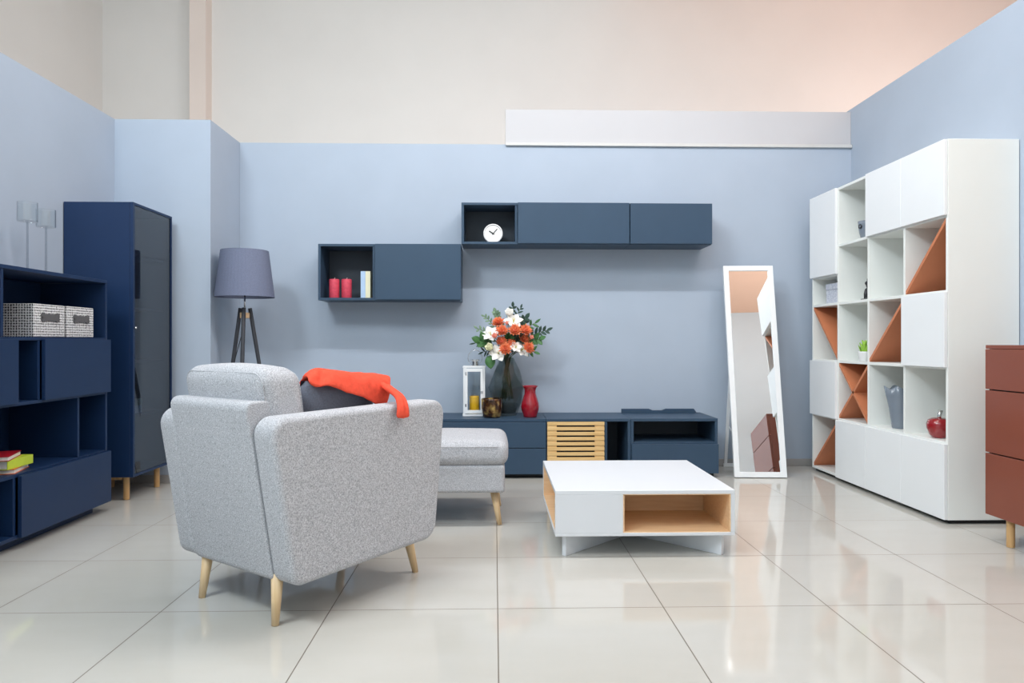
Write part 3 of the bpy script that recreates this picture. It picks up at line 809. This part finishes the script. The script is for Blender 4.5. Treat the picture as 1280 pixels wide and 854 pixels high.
bud(W(618.5, 420.5, 5.05), .022, 'small pink bud between orange and white flowers at left', 'petal_pink')
bud(W(664.0, 422.0, 5.10), .018, 'small pink bud at the right edge of the bouquet', 'petal_pink')
bud(W(634.0, 404.5, 5.10), .017, 'small pink bud below the top white lily', 'petal_pink')

def leaf_sprig(tip, nleaf, size, m, lab, spread=1.0, start=.45, width=.55):
    tip = Vector(tip)
    t = thing('leafy_sprig', lab, 'foliage', tuple(neck.lerp(tip, .5)), group='green sprigs in the bouquet')
    c1 = neck+Vector(((tip.x-vx)*.2, .0, .05))
    pts = []
    for k in range(13):
        f = k/12
        pts.append(neck*(1-f)**2+c1.lerp(Vector((tip.x*.6+vx*.4, tip.y, tip.z+.03)), .7)*2*f*(1-f)+tip*f*f)
    low = Vector((vx-(tip.x-vx)*.2, vy+.01, zt+.12))
    obj('stem', tube(B(), [low]+pts, .0018, 6), 'stem', t, smooth=True)
    for k in range(nleaf):
        f = start+(1-start)*(k+1)/nleaf
        i = min(11, int(f*12)); p = pts[i].lerp(pts[i+1], f*12-i) if i < 12 else pts[12]
        d = (pts[min(12, i+1)]-pts[i]).normalized()
        side = (1 if k % 2 else -1)
        n_ = d.cross(Vector((0, -1, .2))).normalized()
        v = (n_*side*spread+d*(.7 if k < nleaf-1 else 4)+Vector((0, random.uniform(-.4, .1), random.uniform(-.2, .2)))).normalized()
        bm = B(); petal(bm, p, v, Vector((0, -1, .4)), size*random.uniform(.85, 1.15), size*width, .15, 6)
        obj('leaf', bm, m, t, smooth=True, solid=.0006)
sp = [
 ((606, 396, 5.18), 9, .030, 'leaf_pale', 'pale thin leafy sprig at upper left of the bouquet', 1, .4, .5),
 ((619, 390, 5.20), 8, .034, 'leaf_pale', 'pale sprig rising behind the upper left orange flower', 1, .5, .7),
 ((597, 411, 5.16), 8, .032, 'leaf_pale', 'pale sprig reaching to the left of the white lily', 1, .4, .5),
 ((594, 429, 5.14), 6, .040, 'leaf_dark', 'dark sprig pointing left above the lantern handle', 1, .4, .3),
 ((601, 427, 5.10), 4, .070, 'leaf', 'broad bright green leaves left of the cream bud', 1, .6, .75),
 ((641, 383.5, 5.20), 6, .034, 'leaf_dark', 'dark sprig at the top behind the white bud', 1, .5, .6),
 ((651, 385, 5.20), 6, .034, 'leaf_dark', 'dark sprig at the top right above the white lily', 1, .5, .4),
 ((657, 398, 5.18), 6, .046, 'leaf_dark', 'dark broad sprig right of the top white lily', 1, .55, .6),
 ((669, 404, 5.16), 5, .050, 'leaf', 'green sprig pointing up right beside the orange flower', 1, .5, .35),
 ((684, 413, 5.14), 9, .046, 'leaf_dark', 'long dark sprig reaching furthest right', .9, .45, .45),
 ((674, 424, 5.13), 6, .056, 'leaf', 'broad green sprig below the furthest right one', 1, .5, .6),
 ((668, 440, 5.10), 4, .050, 'leaf', 'short green sprig at the lower right of the bouquet', 1, .6, .4),
 ((604, 440, 5.12), 6, .042, 'leaf_dark', 'dark sprig low at the left of the bouquet', 1, .5, .3),
 ((636, 421, 5.12), 6, .056, 'leaf', 'green leaves in the middle between the orange flowers', 1, .3, .5),
 ((647, 422, 5.14), 6, .056, 'leaf_dark', 'dark leaves in the middle right of the bouquet', 1, .3, .5),
]
for (q, n_, s_, m_, lab, spd, st, wd) in sp: leaf_sprig(W(*q), int(n_*1.5), s_*1.08, m_, lab, spd, st*.85, wd)
t = thing('broad_leaf', 'single round green leaf hanging down beside the vase neck', 'foliage', tuple(W(613, 447, 5.08)), group=None)
bm = B(); petal(bm, W(612, 445, 5.08), (.1, -.1, -1), (0, -1, .1), .095, .075, .08, 8); obj('blade', bm, 'leaf', t, smooth=True, solid=.0008)
stem_of(t, W(612, 445, 5.08))

# ------------------------------------------------------------------ coffee table
t = thing('coffee_table', 'low square white coffee table with oak-lined niches on crossed feet', 'table', (.67, 3.515, 0))
x0, x1, y0, y1, zb, ztp = .270, 1.075, 3.12, 3.91, .096, .300
Wt = 'table_white'; T = .018
bx('top', Wt, t, x0, x1, y0, y1, ztp-T, ztp, .0015)
bx('bottom', Wt, t, x0, x1, y0, y1, zb, zb+T*.8, .0015)
zi0, zi1 = zb+T*.8, ztp-T
bx('front_panel', Wt, t, x0, .573, y0, y0+T, zi0, zi1)
bx('side_panel', Wt, t, x1-T, x1, y0, y0+.42, zi0, zi1)
bx('back_panel', Wt, t, .772, x1, y1-T, y1, zi0, zi1)
o_ = 'oak'; e = .004
# front niche lining, left niche lining, right and back niches
def lining(nm, *a): obj(nm, box(B(), *a), o_, t, label='oak veneer lining')
lining('niche_floor', .575, x1-T-.001, y0+.004, 3.52, zi0, zi0+e); lining('niche_roof', .575, x1-T-.001, y0+.004, 3.52, zi1-e, zi1)
lining('niche_wall', .5735, .579, y0+.003, 3.52, zi0+e, zi1-e); lining('niche_wall', x1-T-.0055, x1-T-.0005, y0+.003, 3.52, zi0+e, zi1-e)
lining('niche_back', .5795, x1-T-.006, 3.515, 3.52, zi0+e, zi1-e)
lining('niche_floor', x0+.004, .573, y0+T+.001, y1-.004, zi0, zi0+e); lining('niche_roof', x0+.004, .573, y0+T+.001, y1-.004, zi1-e, zi1)
lining('niche_wall', x0+.003, .57, y0+T+.0005, y0+T+.005, zi0+e, zi1-e); lining('niche_wall', x0+.003, .57, y1-.022, y1-.017, zi0+e, zi1-e)
lining('niche_back', .566, .572, y0+T+.0055, y1-.0225, zi0+e, zi1-e)
bx('inner_panel', Wt, t, x0, .771, y1-.0165, y1, zi0, zi1)
bx('inner_panel', Wt, t, .60, x1-T-.001, 3.53, 3.545, zi0, zi1)
def cross(ax, ay, bx_, by_):
    a = Vector((ax, ay)); b = Vector((bx_, by_)); d = (b-a); ln = d.length; d.normalize(); nrm = Vector((-d.y, d.x))*.011
    pts = [(0, .0005), (ln, .0005), (ln, zb-.0005), (0, zb-.0005)]
    bm = B()
    poly_prism(bm, pts, lambda p: (a.x+d.x*p[0]-nrm.x, a.y+d.y*p[0]-nrm.y, p[1]), lambda p: (a.x+d.x*p[0]+nrm.x, a.y+d.y*p[0]+nrm.y, p[1]))
    obj('foot', bm, Wt, t, bevel=.001, seg=1)
cross(.312, 3.155, 1.03, 3.875); cross(1.03, 3.155, .312, 3.875)

# ------------------------------------------------------------------ standing mirror
MIRROR_YAW = math.radians(-3.65)
ml = (1.878, 4.925, 0)
t = thing('standing_mirror', 'tall white framed mirror leaning back on an easel stand by the wall', 'mirror', ml, MIRROR_YAW)
tilt = math.radians(11.5); LN = 1.556; hw = .183; bw = .038
R = Matrix.Rotation(-tilt, 3, 'X')
def tb(bm):
    bmesh.ops.rotate(bm, verts=bm.verts, matrix=R); return bm
def mbx(*a): return box(B(), *a)
bm = B(); box(bm, -hw, -hw+bw, -.012, .012, 0, LN); box(bm, hw-bw, hw, -.012, .012, 0, LN); box(bm, -hw+bw, hw-bw, -.012, .012, 0, bw); box(bm, -hw+bw, hw-bw, -.012, .012, LN-bw, LN)
bmesh.ops.translate(bm, verts=bm.verts, vec=(0, 0, .003))
obj('frame', tb(bm), 'white_lacquer', t, local=True, bevel=.001, seg=1)
obj('mirror_glass', tb(mbx(-hw+bw-.001, hw-bw+.001, -.004, .001, bw+.002, LN-bw+.004)), 'mirror', t, local=True)
obj('backing', tb(mbx(-hw+bw-.001, hw-bw+.001, .002, .010, bw+.002, LN-bw+.004)), 'paper', t, local=True)
top = R @ Vector((0, .014, 1.10))
for sx in (-1, 1):
    a = Vector((sx*(hw-.055), top.y+.004, top.z)); b = Vector((sx*(hw-.055), 5.372-ml[1], .010))
    d = (b-a).normalized(); sd = Vector((1, 0, 0)); u = d.cross(sd)
    bm = B(); vs = []
    for q in (a, b):
        vs.append([bm.verts.new(q+sd*i*.011+u*j*.008) for i, j in ((-1, -1), (1, -1), (1, 1), (-1, 1))])
    bm.faces.new(vs[0][::-1]); bm.faces.new(vs[1])
    for k in range(4): bm.faces.new((vs[0][k], vs[0][(k+1) % 4], vs[1][(k+1) % 4], vs[1][k]))
    bmesh.ops.recalc_face_normals(bm, faces=bm.faces)
    obj('easel_leg', bm, 'white_lacquer', t, local=True)
obj('easel_foot', mbx(-hw+.040, hw-.040, 5.360-ml[1], 5.382-ml[1], .0005, .025), 'white_lacquer', t, local=True)
sp0 = Vector((-hw+.052, 5.27-ml[1], .33)); sp1 = R @ Vector((-hw+.05, .012, .30))
obj('strap', tube(B(), [sp0, (sp0+sp1)/2-Vector((0, 0, .035)), sp1], .004, 8), 'white_lacquer', t, local=True, smooth=True)

# ------------------------------------------------------------------ white bookcase
t = thing('bookcase', 'large white bookcase with closed doors, open cells and diagonal orange boards', 'bookcase', (2.575, 4.43, 0))
bX, bXb = 2.383, 2.766; yn, yf = 3.642, 5.222; zl = [.022, .423, .824, 1.226, 1.628, 2.030]
cw = (yf-yn)/4; ys = [yf-cw*k for k in range(5)]          # column lines from far to near
SW = 'shelf_white'; T = .018
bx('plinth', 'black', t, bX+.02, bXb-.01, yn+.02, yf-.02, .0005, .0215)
bx('side_panel', SW, t, bX, bXb, yn, yn+T, zl[0], zl[5], .0015)
bx('side_panel', SW, t, bX, bXb, yf-T, yf, zl[0], zl[5], .0015)
bx('top_panel', SW, t, bX, bXb, yn+T+.0005, yf-T-.0005, zl[5]-T, zl[5])
bx('bottom_panel', SW, t, bX, bXb, yn+T+.0005, yf-T-.0005, zl[0], zl[0]+T)
bx('back_panel', SW, t, bXb-.008, bXb, yn+T+.0005, yf-T-.0005, zl[0]+T, zl[5]-T)
for y in ys[1:4]:
    bx('divider', SW, t, bX, bXb-.009, y-T/2, y+T/2, zl[0]+T, zl[5]-T)
def cell_y(c):
    a = ys[c+1]+(T/2 if c < 3 else T); b = ys[c]-(T/2 if c > 0 else T)
    return a+.0005, b-.0005
def shelf(c, z): a, b = cell_y(c); bx('shelf', SW, t, bX+.001, bXb-.009, a, b, z-T/2, z+T/2)
for c in range(4):
    for k in (1, 2, 3, 4):
        if c == 0 and k == 4: shelf(0, 1.432); continue
        shelf(c, zl[k])
def door(c, z0, z1):
    bx('door', 'white_lacquer', t, bX-.020, bX-.001, ys[c+1]+.0015, ys[c]-.0015, z0+.0015, z1-.0015, .0015)
door(0, 1.432, zl[5]); door(0, zl[1], zl[2]); door(2, zl[4], zl[5]); door(3, zl[4], zl[5]); door(3, zl[2], zl[3])
for c in (1, 2, 3): door(c, zl[0], zl[1])
def diag(c, z0, z1, rising):
    """rising: from the far lower corner up to the near upper corner"""
    a, b = cell_y(c); z0 += T/2+.0005; z1 -= T/2+.0005; th_ = .016
    if rising: pts = [(b, z0), (b-.004, z0), (a, z1-th_*1.3), (a, z1), (a+.004, z1), (b, z0+th_*1.3)]
    else: pts = [(b, z1), (b-.004, z1), (a, z0+th_*1.3), (a, z0), (a+.004, z0), (b, z1-th_*1.3)]
    bm = B(); poly_prism(bm, pts, lambda p: (bX+.004, p[0], p[1]), lambda p: (bXb-.010, p[0], p[1]))
    obj('diagonal_board', bm, 'terracotta', t, label='terracotta orange diagonal board')
diag(3, zl[3], zl[4], True); diag(2, zl[2], zl[3], True); diag(0, zl[2], zl[3], False)
diag(1, zl[1], zl[2], True); diag(1, zl[1], zl[2], False); diag(0, zl[0]+.008, zl[1], True)

# things in the bookcase
def up(k): return zl[k]+T/2+.0005
# grey pot
px_, py_, pz_ = 2.47, 4.60, up(4)
t = thing('ceramic_pot', 'small grey ceramic pot with a ring knob in the upper bookcase cell', 'pot', (px_, py_, pz_))
obj('body', lathe(B(), [(.036, 0), (.040, .004), (.052, .05), (.058, .10), (.060, .122), (.057, .122), (.054, .09), (.040, .02), (.003, .012)], 36, px_, py_, pz_), 'grey_ceramic', t, smooth=True)
bm = B(); n = 16
tube(bm, [(px_-.056+.0*k, py_-.010+.016*math.cos(2*PI*k/n), pz_+.085+.012*math.sin(2*PI*k/n)) for k in range(n)]+[(px_-.056, py_-.010+.016, pz_+.085)], .004, 8)
obj('ring', bm, 'dark_bronze', t, smooth=True)
# figurine
fx_, fy_, fz_ = 2.465, 4.585, up(3)
t = thing('figurine', 'small dark seated figurine on a flat base in the bookcase', 'figurine', (fx_, fy_, fz_))
bx('base', 'dark_bronze', t, fx_-.035, fx_+.05, fy_-.03, fy_+.03, fz_, fz_+.010)
bm = B()
sk = [((fx_+.012, fy_, fz_+.036), .027), ((fx_+.008, fy_, fz_+.070), .021), ((fx_+.000, fy_, fz_+.095), .013), ((fx_-.004, fy_, fz_+.112), .016)]
for (p, r) in sk:
    s0 = bmesh.ops.create_icosphere(bm, subdivisions=3, radius=r)
    bmesh.ops.translate(bm, verts=s0['verts'], vec=p)
tube(bm, [(fx_-.002, fy_-.006, fz_+.120), (fx_+.000, fy_-.009, fz_+.140), (fx_+.005, fy_-.010, fz_+.152)], .005, 8, .002)
tube(bm, [(fx_-.002, fy_+.006, fz_+.120), (fx_+.000, fy_+.009, fz_+.140), (fx_+.005, fy_+.010, fz_+.152)], .005, 8, .002)
tube(bm, [(fx_-.006, fy_-.012, fz_+.075), (fx_-.016, fy_-.012, fz_+.045), (fx_-.016, fy_-.012, fz_+.012)], .008, 8, .006)
tube(bm, [(fx_-.006, fy_+.012, fz_+.075), (fx_-.016, fy_+.012, fz_+.045), (fx_-.016, fy_+.012, fz_+.012)], .008, 8, .006)
o = obj('body', bm, 'dark_bronze', t, smooth=True)
rm = o.modifiers.new('remesh', 'REMESH'); rm.mode = 'VOXEL'; rm.voxel_size = .0035; rm.use_smooth_shade = True
# speckled box
t = thing('storage_box', 'small pale speckled box in the low cell under the far bookcase door', 'box', (2.50, 4.975, up(3)))
z_ = up(3)
bx('body', 'speckle', t, 2.425, 2.60, 4.90, 5.09, z_, z_+.10, .003); bx('lid', 'speckle', t, 2.422, 2.603, 4.897, 5.093, z_+.1005, z_+.145, .003)
# plant
qx, qy, qz = 2.428, 4.56, up(2)
t = thing('potted_plant', 'small bright green plant in a white pot in the bookcase', 'plant', (qx, qy, qz))
obj('pot', lathe(B(), [(.028, 0), (.032, .003), (.040, .058), (.041, .064), (.037, .064), (.034, .05), (.003, .046)], 28, qx, qy, qz), 'white_ceramic', t, smooth=True)
bm = B()
for k in range(16):
    a = 2.4*k; rr = .006+.012*(k % 3)
    petal(bm, (qx+rr*.6*math.cos(a), qy+rr*.6*math.sin(a), qz+.045), (math.cos(a)*(.10+.12*(k % 3)), math.sin(a)*(.10+.12*(k % 3)), 1), (-math.cos(a), -math.sin(a), .1), .095-.015*(k % 3), .026, -.05, 5)
obj('leaves', bm, 'plant', t, smooth=True, solid=.002)
# tall wavy vase
wx, wy, wz = 2.485, 4.245, up(1)
def wave(a, z): return 1+(.10*math.sin(5*a+.6)+.05*math.sin(3*a))*min(1, max(0, z/.25))**1.5
pr = [(.046, 0), (.050, .004), (.055, .05), (.062, .12), (.074, .20), (.082, .248), (.079, .249), (.070, .20), (.058, .12), (.050, .05), (.003, .012)]
bm = lathe(B(), pr, 60, wx, wy, wz, rf=wave)
for v in bm.verts:
    if v.co.z > wz+.2: v.co.z += .010*math.sin(5*math.atan2(v.co.y-wy, v.co.x-wx)+.6)
o = obj('wavy_vase', bm, 'grey_ceramic', None, origin=(wx, wy, wz), smooth=True)
tag(o, 'tall grey vase with wavy rim in the lower bookcase cell', 'vase')
# apple
ax_, ay_, az_ = 2.450, 3.822, up(1)
t = thing('decorative_apple', 'glossy red ceramic apple with silver stem in the near bookcase cell', 'ornament', (ax_, ay_, az_))
pr = [(.024, 0), (.034, .001), (.048, .018), (.060, .052), (.062, .075), (.054, .098), (.036, .108), (.020, .104), (.006, .094)]
obj('body', lathe(B(), pr, 40, ax_, ay_, az_, cap=True), 'apple', t, smooth=True)
obj('stem', tube(B(), [(ax_, ay_, az_+.092), (ax_+.002, ay_, az_+.12), (ax_+.010, ay_, az_+.152)], .009, 14, .012), 'chrome', t, smooth=True, label='silver stem')

# ------------------------------------------------------------------ red chest of drawers
t = thing('chest_of_drawers', 'brick red chest of drawers on wooden legs at the right edge', 'dresser', (2.58, 3.0, 0))
x0, x1, y0, y1 = 2.40, 2.768, 2.66, 3.357
bx('top_panel', 'red', t, x0-.018, x1, y0, y1, .928, .946, .0015)
bx('bottom_panel', 'red', t, x0, x1, y0, y1, .128, .146)
bx('side_panel', 'red', t, x0, x1, y1-.018, y1, .1465, .9275); bx('side_panel', 'red', t, x0, x1, y0, y0+.018, .1465, .9275)
bx('back_panel', 'red', t, x1-.01, x1, y0+.0185, y1-.0185, .1465, .9275)
for z0, z1 in ((.129, .424), (.430, .728), (.734, .926)):
    bx('drawer_front', 'red', t, x0-.020, x0-.001, y0+.001, y1-.0005, z0, z1, .0015)
bx('drawer_gap_shade', 'black', t, x0, x0+.012, y0+.02, y1-.02, .40, .75)  # black sheet standing in for the shade between the drawers
for xx, yy in ((2.415, 3.235), (2.415, 2.78), (2.72, 3.235), (2.72, 2.78)):
    obj('leg', lathe(B(), [(.0165, .0005), (.0175, .01), (.0175, .1275)], 20, xx, yy, 0, cap=True), 'cabinet_leg', t, bevel=.001)

# ------------------------------------------------------------------ light
def area(name, loc, size, power, col=(1, 1, 1), target=None, sy=None):
    l = bpy.data.lights.new(name, 'AREA'); l.energy = power; l.color = col; l.shape = 'RECTANGLE'; l.size = size; l.size_y = sy or size
    o = bpy.data.objects.new(name, l); C.objects.link(o); o.location = loc
    if target is not None:
        o.rotation_euler = (Vector(target)-Vector(loc)).to_track_quat('-Z', 'Y').to_euler()
    return o
area('track_light', (.1, 3.1, 3.9), 3.4, 125, (.98, .99, 1), (.1, 4.5, .4), sy=.10)
area('ceiling_fill', (-2.4, .6, 4.5), 1.2, 265, (.87, .95, 1), (.5, 3.2, .6))
area('ceiling_fill', (2.2, 2.8, 4.5), 1.0, 85, (.98, .98, .99), (-2.6, 2.9, 1.1))  # unseen lamp added as fill to brighten the left wall
area('ceiling_fill', (.6, -.6, 4.6), 1.4, 36, (.93, .97, 1))  # weak general fill added out of view behind the camera
area('ceiling_fill', (-1.4, -1.0, 4.6), 1.4, 240, (.78, .91, 1), (1.5, -2.4, 2.0))  # added out of view to brighten the rear wall seen in the mirror
area('ceiling_fill', (5.6, 2.6, 4.6), 1.2, 60, (.86, .94, 1))
area('fill_uplight', (4.4, 0, 2.6), 1.5, 64, (.92, .97, 1), (4.0, 0, 4.7))  # no known lamp here; added to brighten the peach ceiling
area('cove_light', (.6, 5.75, 2.2), 7, 24, (.95, .975, 1), (.6, 7.2, 2.9), sy=.1)
area('side_light', (4.6, 5.6, 2.4), .6, 40, (1, .75, .67), (3.4, 7.2, 4.2))  # warm lamp added out of view to tint the far wall peach
w = bpy.data.worlds.new('world'); bpy.context.scene.world = w; w.use_nodes = True
w.node_tree.nodes['Background'].inputs[0].default_value = (1, 1, 1, 1); w.node_tree.nodes['Background'].inputs[1].default_value = .5

# ------------------------------------------------------------------ camera
cam = bpy.data.cameras.new('camera'); co = bpy.data.objects.new('camera', cam); C.objects.link(co)
cam.sensor_width = 36; cam.lens = 880/1280*36
co.location = (0, 0, .963); co.rotation_euler = (PI/2, 0, -math.atan(22/880))
cam.clip_start = .05
sc = bpy.context.scene
sc.camera = co
sc.view_settings.view_transform = 'Standard'; sc.view_settings.look = 'None'; sc.view_settings.gamma = 1
sc.view_settings.use_curve_mapping = False
sc.view_settings.exposure = -0.72
